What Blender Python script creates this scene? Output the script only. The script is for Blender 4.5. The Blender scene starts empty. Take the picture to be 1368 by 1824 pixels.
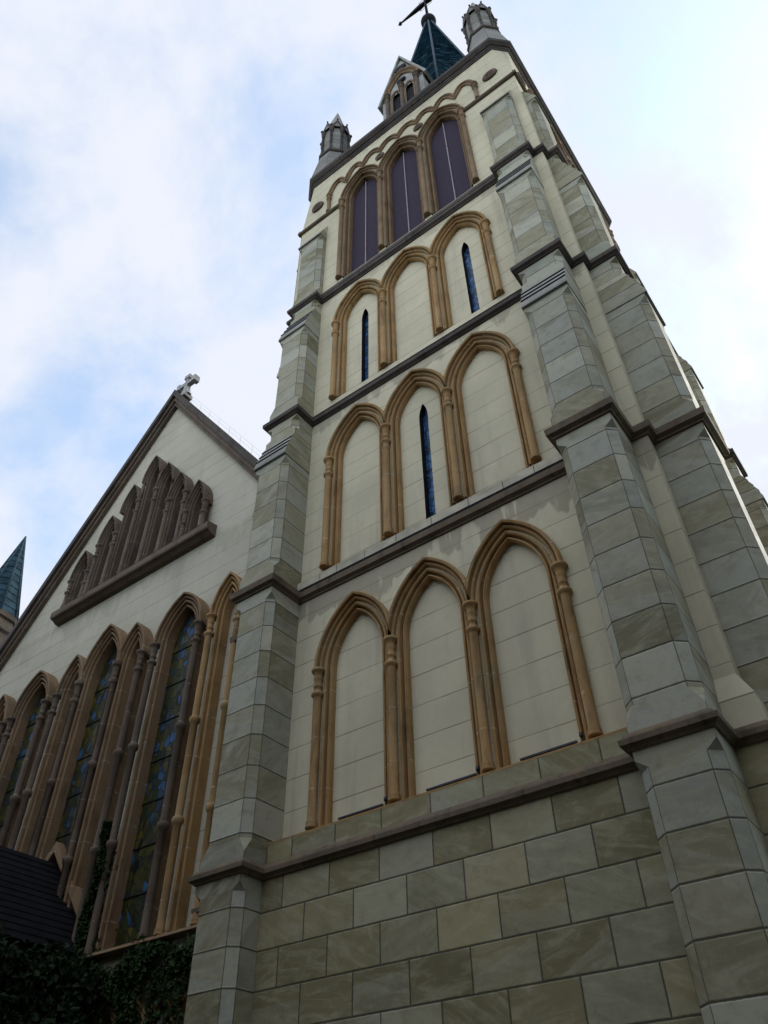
import bpy, math, random
from mathutils import Matrix, Vector
random.seed(7)
PI = math.pi
sc = bpy.context.scene

# ---------------------------------------------------------------- camera
cd = bpy.data.cameras.new("camera"); cam = bpy.data.objects.new("camera", cd)
sc.collection.objects.link(cam); sc.camera = cam
cd.sensor_fit = 'VERTICAL'; cd.sensor_height = 24.0; cd.lens = 1397.3 / 1824 * 24.0
cd.clip_start = 0.05; cd.clip_end = 5000
r_ = Vector((0.79970, 0.60024, -0.01419)); u_ = Vector((0.41990, -0.54222, 0.72779)); f_ = Vector((-0.42915, 0.58797, 0.68565))
M = Matrix((r_, u_, -f_)).transposed().to_4x4()
M.translation = Vector((5.3942, -8.589, 1.6))
cam.matrix_world = M

# ---------------------------------------------------------------- sky and sun
SUN_EL, SUN_AZ = math.radians(38), math.radians(30)      # azimuth from +y towards +x
wd = bpy.data.worlds.new("World"); sc.world = wd; wd.use_nodes = True
nt = wd.node_tree; N = nt.nodes; L = nt.links
bg = N['Background']
sky = N.new('ShaderNodeTexSky'); sky.sky_type = 'NISHITA'; sky.sun_disc = False
sky.sun_elevation = SUN_EL; sky.sun_rotation = SUN_AZ; sky.air_density = 1.0; sky.dust_density = 1.2; sky.ozone_density = 1.2
tc = N.new('ShaderNodeTexCoord')
sep = N.new('ShaderNodeSeparateXYZ'); L.new(tc.outputs['Generated'], sep.inputs[0])
addz = N.new('ShaderNodeMath'); addz.operation = 'ADD'; addz.inputs[1].default_value = 0.35
mx = N.new('ShaderNodeMath'); mx.operation = 'MAXIMUM'; mx.inputs[1].default_value = 0.0
L.new(sep.outputs[2], mx.inputs[0]); L.new(mx.outputs[0], addz.inputs[0])
dx = N.new('ShaderNodeMath'); dx.operation = 'DIVIDE'; L.new(sep.outputs[0], dx.inputs[0]); L.new(addz.outputs[0], dx.inputs[1])
dy = N.new('ShaderNodeMath'); dy.operation = 'DIVIDE'; L.new(sep.outputs[1], dy.inputs[0]); L.new(addz.outputs[0], dy.inputs[1])
cmb = N.new('ShaderNodeCombineXYZ'); L.new(dx.outputs[0], cmb.inputs[0]); L.new(dy.outputs[0], cmb.inputs[1])
cmb.inputs[2].default_value = 8.2
n1 = N.new('ShaderNodeTexNoise'); n1.inputs['Scale'].default_value = 3.1; n1.inputs['Detail'].default_value = 6; n1.inputs['Roughness'].default_value = 0.6
n1.inputs['Distortion'].default_value = 0.25
L.new(cmb.outputs[0], n1.inputs['Vector'])
rmp = N.new('ShaderNodeValToRGB'); rmp.color_ramp.elements[0].position = 0.33; rmp.color_ramp.elements[1].position = 0.60; rmp.color_ramp.elements[0].color = (.34, .34, .34, 1)
rmp.color_ramp.interpolation = 'EASE'
L.new(n1.outputs['Fac'], rmp.inputs[0])
n2 = N.new('ShaderNodeTexNoise'); n2.inputs['Scale'].default_value = 7.0; n2.inputs['Detail'].default_value = 5
L.new(cmb.outputs[0], n2.inputs['Vector'])
shade = N.new('ShaderNodeMix'); shade.data_type = 'RGBA'
shade.inputs[6].default_value = (7.7, 8.25, 9.4, 1); shade.inputs[7].default_value = (8.5, 8.75, 9.5, 1)
L.new(n2.outputs['Fac'], shade.inputs[0])
skm = N.new('ShaderNodeMix'); skm.data_type = 'RGBA'; skm.blend_type = 'MULTIPLY'; skm.inputs[0].default_value = 1
skm.inputs[7].default_value = (1.0, 1.0, 1.0, 1)
skm.inputs[7].default_value = (3.1, 3.65, 3.6, 1)
L.new(sky.outputs[0], skm.inputs[6])
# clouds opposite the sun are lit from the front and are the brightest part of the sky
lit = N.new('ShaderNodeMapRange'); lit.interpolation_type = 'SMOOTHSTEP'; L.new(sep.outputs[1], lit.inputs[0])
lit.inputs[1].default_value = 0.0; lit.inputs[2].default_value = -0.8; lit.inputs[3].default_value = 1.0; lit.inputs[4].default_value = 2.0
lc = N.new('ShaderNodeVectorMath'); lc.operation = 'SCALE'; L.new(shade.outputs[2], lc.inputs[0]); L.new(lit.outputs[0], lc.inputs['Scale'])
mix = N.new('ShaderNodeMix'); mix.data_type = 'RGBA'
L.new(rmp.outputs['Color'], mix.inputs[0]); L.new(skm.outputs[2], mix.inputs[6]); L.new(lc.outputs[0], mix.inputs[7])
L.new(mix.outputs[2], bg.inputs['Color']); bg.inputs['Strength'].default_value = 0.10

sd = bpy.data.lights.new("sun", 'SUN'); so = bpy.data.objects.new("sun", sd); sc.collection.objects.link(so)
sd.energy = 2.0; sd.angle = math.radians(0.6); sd.color = (1.0, 0.95, 0.88)
sdir = Vector((math.sin(SUN_AZ) * math.cos(SUN_EL), math.cos(SUN_AZ) * math.cos(SUN_EL), math.sin(SUN_EL)))
so.rotation_euler = (-sdir).to_track_quat('-Z', 'Y').to_euler(); so.location = (30, 50, 60)
vs = sc.view_settings
vs.view_transform = 'Standard'; vs.look = 'None'; vs.gamma = 1; vs.exposure = 0.08
try: vs.use_curve_mapping = False
except Exception: pass

# ---------------------------------------------------------------- materials
class NT:
    def __init__(s, name):
        s.m = bpy.data.materials.new(name); s.m.use_nodes = True
        s.t = s.m.node_tree; s.b = s.t.nodes['Principled BSDF']
        s.geo = s.n('ShaderNodeNewGeometry')
        s.pos = s.geo.outputs['Position']
    def n(s, k): return s.t.nodes.new(k)
    def l(s, a, b): s.t.links.new(a, b)
    def val(s, sock, v):
        if hasattr(v, 'links') or hasattr(v, 'is_linked'): s.l(v, sock)
        else: sock.default_value = v
    def math(s, op, a, b=None, c=None, clamp=False):
        m = s.n('ShaderNodeMath'); m.operation = op; m.use_clamp = clamp
        s.val(m.inputs[0], a)
        if b is not None: s.val(m.inputs[1], b)
        if c is not None: s.val(m.inputs[2], c)
        return m.outputs[0]
    def noise(s, scale, detail=4, rough=.55, vec=None, dist=0):
        k = s.n('ShaderNodeTexNoise'); k.inputs['Scale'].default_value = scale; k.inputs['Detail'].default_value = detail
        k.inputs['Roughness'].default_value = rough; k.inputs['Distortion'].default_value = dist
        s.l(vec if vec is not None else s.pos, k.inputs['Vector'])
        return k.outputs['Fac']
    def scale(s, v, vec=None):
        k = s.n('ShaderNodeVectorMath'); k.operation = 'MULTIPLY'; k.inputs[1].default_value = v
        s.l(vec if vec is not None else s.pos, k.inputs[0]); return k.outputs[0]
    def ramp(s, fac, stops):
        k = s.n('ShaderNodeValToRGB'); e = k.color_ramp.elements
        while len(e) < len(stops): e.new(0.5)
        for x, (p, c) in zip(e, stops):
            x.position = p; x.color = (*c, 1) if len(c) == 3 else c
        s.l(fac, k.inputs[0]); return k.outputs['Color']
    def mr(s, v, a, b, c=0., d=1.):
        k = s.n('ShaderNodeMapRange'); k.interpolation_type = 'SMOOTHSTEP'
        s.l(v, k.inputs[0])
        for i, q in enumerate((a, b, c, d)): k.inputs[i + 1].default_value = q
        return k.outputs[0]
    def mix(s, f, a, b, mode='MIX'):
        k = s.n('ShaderNodeMix'); k.data_type = 'RGBA'; k.blend_type = mode
        s.val(k.inputs[0], f)
        for sock, v in ((k.inputs[6], a), (k.inputs[7], b)):
            if isinstance(v, tuple): sock.default_value = (*v, 1)
            else: s.l(v, sock)
        return k.outputs[2]
    def attr(s, name, out='Fac'):
        k = s.n('ShaderNodeAttribute'); k.attribute_name = name; return k.outputs[out]
    def xyz(s):
        k = s.n('ShaderNodeSeparateXYZ'); s.l(s.pos, k.inputs[0]); return k.outputs
    def fin(s, col, rough=.85, bump=None, bstr=.3, bdist=.02, spec=.3):
        if isinstance(col, tuple): s.b.inputs['Base Color'].default_value = (*col, 1)
        else: s.l(col, s.b.inputs['Base Color'])
        s.val(s.b.inputs['Roughness'], rough)
        s.b.inputs['Specular IOR Level'].default_value = spec
        if bump is not None:
            k = s.n('ShaderNodeBump'); k.inputs['Strength'].default_value = bstr; k.inputs['Distance'].default_value = bdist
            s.l(bump, k.inputs['Height']); s.l(k.outputs[0], s.b.inputs['Normal'])
        return s.m

def stucco(name, base, stains, seed=0.):
    t = NT(name); X, Y, Z = t.xyz()
    big = t.noise(0.55, 5, .6)
    fine = t.noise(9, 6, .7)
    streak = t.noise(1.0, 5, .6, t.scale((3.2, 3.2, .28)))
    c = t.mix(t.mr(big, .3, .72), tuple(v * .86 for v in base), tuple(v * 1.05 for v in base))
    c = t.mix(t.math('MULTIPLY', t.mr(fine, .35, .75), .22), c, tuple(v * .72 for v in base))
    c = t.mix(t.math('MULTIPLY', t.mr(streak, .50, .75), .42), c, (.33, .30, .24))
    crs = t.n('ShaderNodeTexWhiteNoise'); crs.noise_dimensions = '2D'
    cv = t.n('ShaderNodeCombineXYZ'); t.l(t.math('FLOOR', t.math('DIVIDE', t.math('SUBTRACT', Z, 6.456), .5135)), cv.inputs[0]); t.l(t.math('FLOOR', t.math('MULTIPLY', t.math('ADD', X, Y), .62)), cv.inputs[1])
    t.l(cv.outputs[0], crs.inputs['Vector'])
    c = t.mix(t.math('MULTIPLY', crs.outputs['Value'], .16), c, tuple(v * .66 for v in base))
    # weather stains hanging below the string courses
    lump = t.noise(1.0, 3, .5, t.scale((1.9, 1.9, .7)))
    drip = t.noise(1.0, 3, .5, t.scale((5.5, 5.5, .5)))
    for zs, dep, amt in stains:
        d = t.math('SUBTRACT', zs, Z)
        reach = t.math('MULTIPLY', t.mr(lump, .25, .75), dep)
        inside = t.math('MULTIPLY', t.math('GREATER_THAN', d, 0.), t.mr(t.math('SUBTRACT', reach, d), -.06, .10))
        patch = t.math('MULTIPLY', inside, t.mr(drip, .66, .58))
        c = t.mix(t.math('MULTIPLY', patch, amt), c, (.26, .225, .165))
    # scored joints every 0.514 m
    k = t.math('FRACT', t.math('DIVIDE', t.math('SUBTRACT', Z, 6.444 + .012), .5135))
    e = t.math('MINIMUM', k, t.math('SUBTRACT', 1., k))
    wob = t.math('MULTIPLY_ADD', t.noise(1.3, 2), .012, .010)
    j = t.math('LESS_THAN', e, wob)
    c = t.mix(t.math('MULTIPLY', j, t.math('MULTIPLY_ADD', t.mr(t.noise(.7, 4), .35, .65), .55, .22)), c, (.12, .10, .075))
    h = t.math('ADD', t.math('MULTIPLY', fine, .25), t.mr(e, .004, .022))
    return t.fin(c, .92, h, .35, .012, .2)

def ashlar(name, pal, dark=1., vein=.55, patchy=.35, ujoint=1., tint=(1.02, 1., .92)):
    t = NT(name)
    b = t.attr('blk'); uvn = t.n('ShaderNodeUVMap'); uvn.uv_map = 'UVMap'
    sp = t.n('ShaderNodeSeparateXYZ'); t.l(uvn.outputs[0], sp.inputs[0]); U, V = sp.outputs[0], sp.outputs[1]
    e = t.math('MINIMUM', t.math('MULTIPLY', t.math('MINIMUM', U, t.math('SUBTRACT', t.attr('bw'), U)), ujoint), t.math('MINIMUM', V, t.math('SUBTRACT', t.attr('bh'), V)))
    e = t.math('MULTIPLY_ADD', t.math('SUBTRACT', t.noise(26, 3, .7), .5), .011, e)
    wn = t.n('ShaderNodeTexWhiteNoise'); wn.noise_dimensions = '1D'; t.l(t.math('MULTIPLY', b, 91.7), wn.inputs['W'])
    ws = t.n('ShaderNodeSeparateColor'); t.l(wn.outputs['Color'], ws.inputs[0])
    col = t.ramp(ws.outputs[0], pal)
    # veins: each slab is cut from its own bed, so the grain has its own direction
    off = t.n('ShaderNodeCombineXYZ'); t.l(t.math('MULTIPLY', b, 37.), off.inputs[0]); t.l(t.math('MULTIPLY', b, 61.), off.inputs[1])
    va = t.n('ShaderNodeVectorMath'); va.operation = 'ADD'; t.l(uvn.outputs[0], va.inputs[0]); t.l(off.outputs[0], va.inputs[1])
    vr = t.n('ShaderNodeVectorRotate'); vr.rotation_type = 'Z_AXIS'; t.l(va.outputs[0], vr.inputs['Vector'])
    t.l(t.math('MULTIPLY_ADD', ws.outputs[1], 1.2, -.4), vr.inputs['Angle'])
    grain = t.noise(1.0, 6, .62, t.scale((1.9, 7., 1.), vr.outputs[0]), .9)
    band = t.noise(1.0, 3, .5, t.scale((.9, 2.6, 1.), vr.outputs[0]), 1.1)
    fine = t.noise(30, 4, .7)
    c = t.mix(t.math('MULTIPLY', t.mr(grain, .42, .70), vein), col, (.40, .38, .29), 'MIX')
    c = t.mix(t.math('MULTIPLY', t.mr(band, .50, .66), t.math('MULTIPLY_ADD', ws.outputs[2], .36, .04)), c, (.125, .115, .078))
    c = t.mix(t.math('MULTIPLY', t.mr(band, .50, .34), t.math('MULTIPLY', ws.outputs[1], patchy * 1.5)), c, (.36, .365, .32))
    # an angular patch of a different bed on some slabs
    patch = t.math('LESS_THAN', t.math('ADD', t.math('MULTIPLY', U, t.math('MULTIPLY_ADD', ws.outputs[1], 1.6, -.8)), V), t.math('MULTIPLY_ADD', ws.outputs[2], .9, -.55))
    c = t.mix(t.math('MULTIPLY', patch, patchy), c, (.345, .36, .335))
    c = t.mix(t.math('MULTIPLY', t.mr(fine, .5, .8), .25), c, (.12, .11, .08))
    mot = t.noise(5.5, 5, .7)
    c = t.mix(t.math('MULTIPLY', t.mr(mot, .48, .72), .32), c, (.13, .115, .075))
    c = t.mix(t.math('MULTIPLY', t.mr(mot, .46, .28), .28), c, (.42, .40, .33))
    c = t.mix(1., c, tint, 'MULTIPLY')
    if dark != 1.: c = t.mix(1., c, (dark, dark, dark), 'MULTIPLY')
    j = t.mr(e, .0115, .0055)
    c = t.mix(t.math('MULTIPLY', j, .85), c, (.040, .036, .028))
    h = t.math('ADD', t.math('MULTIPLY', grain, .3), t.mr(e, .003, .02))
    return t.fin(c, t.math('MULTIPLY_ADD', grain, .35, .5), h, .5, .014, .2)

def brown(name, cols, chips=.5, joint=.5):
    t = NT(name); X, Y, Z = t.xyz()
    a = t.noise(1.7, 6, .65); f = t.noise(22, 5, .7); v = t.noise(1., 4, .6, t.scale((7, 7, 1.2)))
    c = t.ramp(a, [(.25, cols[0]), (.5, cols[1]), (.75, cols[2])])
    c = t.mix(t.math('MULTIPLY', t.mr(v, .52, .72), .55), c, tuple(q * .42 for q in cols[0]))
    c = t.mix(t.math('MULTIPLY', t.mr(f, .45, .8), .35), c, tuple(q * .5 for q in cols[1]))
    soot = t.noise(.8, 5, .65)
    c = t.mix(t.math('MULTIPLY', t.mr(soot, .50, .68), .5), c, tuple(q * .38 for q in cols[2]))
    k = t.math('FRACT', t.math('DIVIDE', Z, .83)); e = t.math('MINIMUM', k, t.math('SUBTRACT', 1., k))
    jn = t.math('MULTIPLY', t.math('LESS_THAN', e, .012), t.mr(t.noise(14, 3), .45, .62))
    c = t.mix(t.math('MULTIPLY', jn, chips), c, (.52, .45, .33))
    return t.fin(c, .85, t.math('ADD', t.math('MULTIPLY', f, .5), a), .4, .015, .25)

def plain(name, col, rough=.8, var=.35, sc_=6., spec=.3, metal=0., bump=.25):
    t = NT(name); a = t.noise(sc_, 6, .65); b = t.noise(sc_ * .22, 4, .6)
    c = t.mix(t.mr(a, .3, .75), tuple(q * (1 - var) for q in col), tuple(min(1, q * (1 + var)) for q in col))
    c = t.mix(t.math('MULTIPLY', t.mr(b, .45, .7), .5), c, tuple(q * (1 - var) * .75 for q in col))
    m = t.fin(c, rough, a, bump, .012, spec)
    t.b.inputs['Metallic'].default_value = metal
    return m

def slates(name, col, row, painted_glint=.4):
    t = NT(name); X, Y, Z = t.xyz()
    k = t.math('FRACT', t.math('DIVIDE', Z, row))
    a = t.noise(2.4, 5, .6); f = t.noise(1., 4, .65, t.scale((5., 5., 2.4)))
    c = t.mix(t.mr(a, .3, .7), tuple(q * .6 for q in col), tuple(q * 1.5 for q in col))
    c = t.mix(t.math('MULTIPLY', t.mr(f, .55, .7), painted_glint), c, tuple(min(1, q * 3.0 + .02) for q in col))  # glints on the slates, painted into the colour as lighter patches
    c = t.mix(t.math('MULTIPLY', t.mr(k, .14, .03), .7), c, tuple(q * .3 for q in col))
    return t.fin(c, .75, t.math('ADD', k, t.math('MULTIPLY', f, .6)), .5, .02, .12)

def stained(name, ramp, cell, rough=.18):
    t = NT(name)
    v = t.n('ShaderNodeTexVoronoi'); v.inputs['Scale'].default_value = cell; t.l(t.scale((1, .3, .62)), v.inputs['Vector'])
    s = t.n('ShaderNodeSeparateColor'); t.l(v.outputs['Color'], s.inputs[0])
    low = t.noise(.9, 3, .5)
    c = t.ramp(t.math('ADD', t.math('MULTIPLY', s.outputs[0], .55), t.math('MULTIPLY', low, .45)), ramp)
    v2 = t.n('ShaderNodeTexVoronoi'); v2.feature = 'DISTANCE_TO_EDGE'; v2.inputs['Scale'].default_value = cell; t.l(t.scale((1, .3, .62)), v2.inputs['Vector'])
    lead = t.mr(v2.outputs[0], .07, .03)
    c = t.mix(lead, c, (.012, .012, .012))
    return t.fin(c, t.math('MULTIPLY_ADD', s.outputs[1], .25, rough), s.outputs[2], .25, .01, .16)

def leafmat(name, a, b):
    t = NT(name); n = t.noise(3.1, 3); o = t.n('ShaderNodeObjectInfo')
    w = t.n('ShaderNodeTexWhiteNoise'); t.l(t.scale((8, 8, 8)), w.inputs['Vector'])
    c = t.mix(t.mr(n, .35, .65), a, b)
    c = t.mix(t.math('MULTIPLY', w.outputs['Value'], .25), c, tuple(q * .5 for q in a))
    return t.fin(c, .7, None, spec=.12)

STAINS_T = [(10.45, 1.15, .62), (15.6, .75, .55), (20.7, .45, .4), (28.9, .5, .3)]
m_stucco = stucco('cream_stucco', (.605, .55, .39), STAINS_T)
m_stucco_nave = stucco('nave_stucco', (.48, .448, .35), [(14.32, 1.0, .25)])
PAL_A = [(.03, (.165, .152, .095)), (.22, (.24, .22, .145)), (.45, (.30, .283, .205)), (.7, (.27, .278, .238)), (.85, (.36, .36, .31)), (.97, (.42, .405, .32))]
PAL_B = [(.03, (.165, .147, .085)), (.25, (.225, .203, .118)), (.45, (.275, .243, .145)), (.7, (.23, .23, .17)), (.85, (.335, .32, .24)), (.97, (.34, .285, .15))]
m_slab = ashlar('grey_green_slabs', PAL_A, 1., .52, .34, 1.9)
m_base = ashlar('sandstone_blocks', PAL_B, 1., .50, .20, 1., (1.04, 1.01, .88))
m_weather = plain('weathering_slate', (.255, .245, .215), .75, .2, 4)
m_orange = brown('ochre_sandstone', ((.265, .150, .058), (.365, .224, .094), (.29, .22, .118)), .8)
m_brown = brown('red_brown_sandstone', ((.165, .100, .052), (.225, .142, .074), (.19, .150, .098)), .5)
m_dbrown = brown('grey_brown_sandstone', ((.085, .062, .045), (.135, .095, .066), (.125, .105, .082)), .35)
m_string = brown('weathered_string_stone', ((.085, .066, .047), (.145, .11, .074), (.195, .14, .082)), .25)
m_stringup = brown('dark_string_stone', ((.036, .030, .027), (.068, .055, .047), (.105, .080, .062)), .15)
m_sillslab = plain('pale_sill_slab', (.45, .41, .31), .85, .22, 3)
m_copper = slates('blue_green_slates', (.066, .135, .185), .20, .35)
m_ridge = plain('dull_lead', (.026, .055, .075), .7, .4, 5, .2)
m_dark = plain('blackened_metal', (.014, .015, .019), .8, .4, 9, .12)
m_louvre = plain('dark_louvre_mesh', (.055, .043, .062), .9, .25, 60, .1)
m_pale = plain('pale_painted_strip', (.30, .25, .27), .7, .15, 6)
m_glassb = stained('blue_leaded_glass', [(.1, (.008, .014, .03)), (.4, (.02, .07, .16)), (.62, (.06, .16, .34)), (.85, (.015, .025, .06))], 11)
m_glassw = stained('painted_window_glass', [(.18, (.005, .007, .010)), (.34, (.048, .046, .006)), (.45, (.012, .026, .014)), (.55, (.085, .068, .008)), (.64, (.014, .022, .024)), (.74, (.035, .10, .20)), (.90, (.006, .012, .026))], 8.0, .4)
m_roof = slates('black_roof_slates', (.006, .006, .0075), .17, 0.)
m_turslate = slates('dark_teal_slates', (.018, .045, .060), .36, .1)
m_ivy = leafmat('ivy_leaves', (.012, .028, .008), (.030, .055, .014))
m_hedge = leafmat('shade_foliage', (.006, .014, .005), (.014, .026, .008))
m_wood = plain('brown_bark', (.07, .05, .035), .9)
m_cross = plain('weathered_white_stone', (.36, .35, .335), .8, .25, 8)
m_turret = plain('brown_turret_stone', (.085, .062, .048), .85, .3, 2)
m_lamp = plain('grey_metal_lamp', (.035, .035, .04), .4, .3, 12, .5, .6)
m_ground = plain('worn_paving', (.075, .072, .064), .9, .25, 1.2)
m_lawn = plain('dark_grass_ground', (.045, .06, .025), .95, .3, .8)

# ---------------------------------------------------------------- mesh building
class MB:
    def __init__(s): s.v = []; s.f = []; s.m = []; s.a = []; s.uv = []; s.sm = []
    def face(s, pts, m=0, uv=None, blk=0., bw=9., bh=9., sm=False):
        i = len(s.v); s.v += [tuple(p) for p in pts]; s.f.append(tuple(range(i, i + len(pts)))); s.m.append(m)
        s.a.append((blk, bw, bh)); s.uv += list(uv) if uv else [(1., 1.)] * len(pts); s.sm.append(sm)
    def mesh(s, vs, fs, m=0, sm=False):
        o = len(s.v); s.v += [tuple(p) for p in vs]
        for f in fs:
            s.f.append(tuple(i + o for i in f)); s.m.append(m); s.a.append((0, 9, 9)); s.uv += [(1., 1.)] * len(f); s.sm.append(sm)
    def box(s, x0, x1, y0, y1, z0, z1, m=0):
        v = [(x0, y0, z0), (x1, y0, z0), (x1, y1, z0), (x0, y1, z0), (x0, y0, z1), (x1, y0, z1), (x1, y1, z1), (x0, y1, z1)]
        s.mesh(v, [(3, 2, 1, 0), (4, 5, 6, 7), (0, 1, 5, 4), (1, 2, 6, 5), (2, 3, 7, 6), (3, 0, 4, 7)], m)
    def lathe(s, x, y, prof, n=12, m=0, sm=True):
        v = []; f = []
        for r, z in prof:
            for k in range(n):
                a = 2 * PI * (k + .5) / n; v.append((x + r * math.cos(a), y + r * math.sin(a), z))
        for i in range(len(prof) - 1):
            for k in range(n):
                f.append((i * n + k, i * n + (k + 1) % n, (i + 1) * n + (k + 1) % n, (i + 1) * n + k))
        f.append(tuple(range(n))[::-1]); f.append(tuple((len(prof) - 1) * n + k for k in range(n)))
        s.mesh(v, f, m, sm)
    def tube(s, pts, r, n=8, m=0):
        pts = [Vector(p) for p in pts]; v = []; f = []
        rs = r if isinstance(r, (list, tuple)) else [r] * len(pts)
        for i, p in enumerate(pts):
            d = (pts[min(i + 1, len(pts) - 1)] - pts[max(i - 1, 0)]).normalized()
            a = d.cross(Vector((.31, .17, .93))); a = a.normalized() if a.length > 1e-4 else Vector((1, 0, 0)); b = d.cross(a)
            for k in range(n):
                t = 2 * PI * k / n; v.append(p + rs[i] * (a * math.cos(t) + b * math.sin(t)))
        for i in range(len(pts) - 1):
            for k in range(n): f.append((i * n + k, i * n + (k + 1) % n, (i + 1) * n + (k + 1) % n, (i + 1) * n + k))
        f.append(tuple(range(n))[::-1]); f.append(tuple((len(pts) - 1) * n + k for k in range(n)))
        s.mesh(v, f, m, True)
    def ball(s, c, r, n=12, m=0):
        pr = [(max(.001, r * math.sin(PI * i / 8)), c[2] - r * math.cos(PI * i / 8)) for i in range(9)]
        s.lathe(c[0], c[1], pr, n, m)
    def build(s, name, mats, parent=None, T=None):
        me = bpy.data.meshes.new(name)
        vs = s.v if T is None else [tuple(T @ Vector(p)) for p in s.v]
        me.from_pydata(vs, [], s.f); me.update()
        for mt in (mats if isinstance(mats, (list, tuple)) else [mats]): me.materials.append(mt)
        me.polygons.foreach_set('material_index', s.m)
        me.polygons.foreach_set('use_smooth', s.sm)
        if any(a[1] < 9 for a in s.a):
            for i, nm in enumerate(('blk', 'bw', 'bh')):
                at = me.attributes.new(nm, 'FLOAT', 'FACE'); at.data.foreach_set('value', [a[i] for a in s.a])
            ul = me.uv_layers.new(name='UVMap'); ul.data.foreach_set('uv', [q for p in s.uv for q in p])
        o = bpy.data.objects.new(name, me); sc.collection.objects.link(o)
        if parent: o.parent = parent
        return o

def thing(name, label, cat, group=None, kind=None):
    o = bpy.data.objects.new(name, None); sc.collection.objects.link(o); tag(o, label, cat, group, kind); return o
def tag(o, label, cat=None, group=None, kind=None):
    if label: o['label'] = label
    if cat: o['category'] = cat
    if group: o['group'] = group
    if kind: o['kind'] = kind
    return o

def rotT(k):
    """rotation by k quarter turns about the tower's axis (0, 4)"""
    c = Matrix.Translation((0, 4, 0)); return c @ Matrix.Rotation(k * PI / 2, 4, 'Z') @ c.inverted()

# pointed arches ------------------------------------------------
def arc_half(xc, s, rise, zs, r, sgn, n, y):
    R = (s * s + rise * rise) / (2 * s); e = R - s; Rr = R + r
    ph = math.acos(max(-1, min(1, e / Rr)))
    return [(xc + sgn * (-e + Rr * math.cos(ph * i / n)), y, zs + Rr * math.sin(ph * i / n)) for i in range(n + 1)]

def arch_mesh(mb, xc, s, rise, zs, zb, aprof, jprof, xl=-1e9, xr=1e9, n=16, m=0):
    cl = lambda p: (min(max(p[0], xl), xr), p[1], p[2])
    for sg in (-1, 1):
        rows = [[cl(p) for p in arc_half(xc, s, rise, zs, r, sg, n, y)] for r, y in aprof]
        for a, b in zip(rows, rows[1:]):
            for i in range(n): mb.face((a[i], b[i], b[i + 1], a[i + 1]), m)
        mb.face([r[0] for r in rows], m)
        jr = [[cl((xc + sg * (s + r), y, z)) for z in (zb, zs)] for r, y in jprof]
        for a, b in zip(jr, jr[1:]): mb.face((a[0], b[0], b[1], a[1]), m)

def wall_open(mb, x0, x1, z0, z1, ops, y, m=0, n=12, grow=.06):
    """a wall sheet facing -y with pointed openings (xc, half span, rise, springing, sill)"""
    ops = sorted(ops)
    if not ops: mb.face(((x0, y, z0), (x1, y, z0), (x1, y, z1), (x0, y, z1)), m); return
    cuts = [x0] + [(a[0] + b[0]) / 2 for a, b in zip(ops, ops[1:])] + [x1]
    for (xc, s, rise, zs, zb), a, b in zip(ops, cuts, cuts[1:]):
        for sg, xe in ((-1, a), (1, b)):
            pts = [(xc + sg * (s + grow), y, max(zb, z0))] + arc_half(xc, s, rise, zs, grow, sg, n, y)
            pts[-1] = (xc, y, pts[-1][2])
            for p, q in zip(pts, pts[1:]): mb.face((p, (xe, y, p[2]), (xe, y, q[2]), q), m)
            t = pts[-1][2]
            if t < z1: mb.face(((xc, y, t), (xe, y, t), (xe, y, z1), (xc, y, z1)), m)
        if zb > z0: mb.face(((a, y, z0), (b, y, z0), (b, y, zb), (a, y, zb)), m)

def pane(mb, xc, s, rise, zs, zb, y, m=0, n=10):
    l = arc_half(xc, s, rise, zs, 0, -1, n, y); r = arc_half(xc, s, rise, zs, 0, 1, n, y)
    mb.face([(xc - s, y, zb), (xc + s, y, zb)] + r + l[::-1][1:], m)
def lining(mb, xc, s, rise, zs, zb, y0, y1, m=0, n=10):
    for sg in (-1, 1):
        a = [(xc + sg * s, y0, zb)] + arc_half(xc, s, rise, zs, 0, sg, n, y0)
        for p, q in zip(a, a[1:]): mb.face((p, q, (q[0], y1, q[2]), (p[0], y1, p[2])), m)
    mb.face(((xc - s, y0, zb), (xc + s, y0, zb), (xc + s, y1, zb), (xc - s, y1, zb)), m)

def column(x, y, zb, zt, r, rings=(), lower=.47, m=0, mb=None, n=12):
    """clustered colonnette: moulded base, shaft, necking ring and bell capital"""
    mb = mb or MB()
    p = [(r * 1.32, zb), (r * 1.34, zb + .03), (r * 1.12, zb + .05), (r * 1.24, zb + .075), (r * 1.2, zb + .095), (r * 1.0, zb + .13)]
    for z in sorted(rings):
        p += [(r, z - .10), (r * 1.15, z - .09), (r * 1.5, z - .04), (r * 1.62, z), (r * 1.5, z + .03), (r * 1.1, z + .05), (r, z + .08)]
    z = zt - lower
    p += [(r, z - .07), (r * 1.1, z - .045), (r * 1.55, z - .02), (r * 1.55, z + .02), (r * .92, z + .045), (r * .86, z + .12), (r * 1.12, z + .14), (r * 1.12, z + .155), (r * .86, z + .18),
          (r, zt - .20), (r * 1.12, zt - .18), (r * 1.02, zt - .15), (r * 1.1, zt - .09), (r * 1.5, zt - .055), (r * 1.8, zt - .035), (r * 1.8, zt)]
    mb.lathe(x, y, p, n, m); return mb

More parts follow.
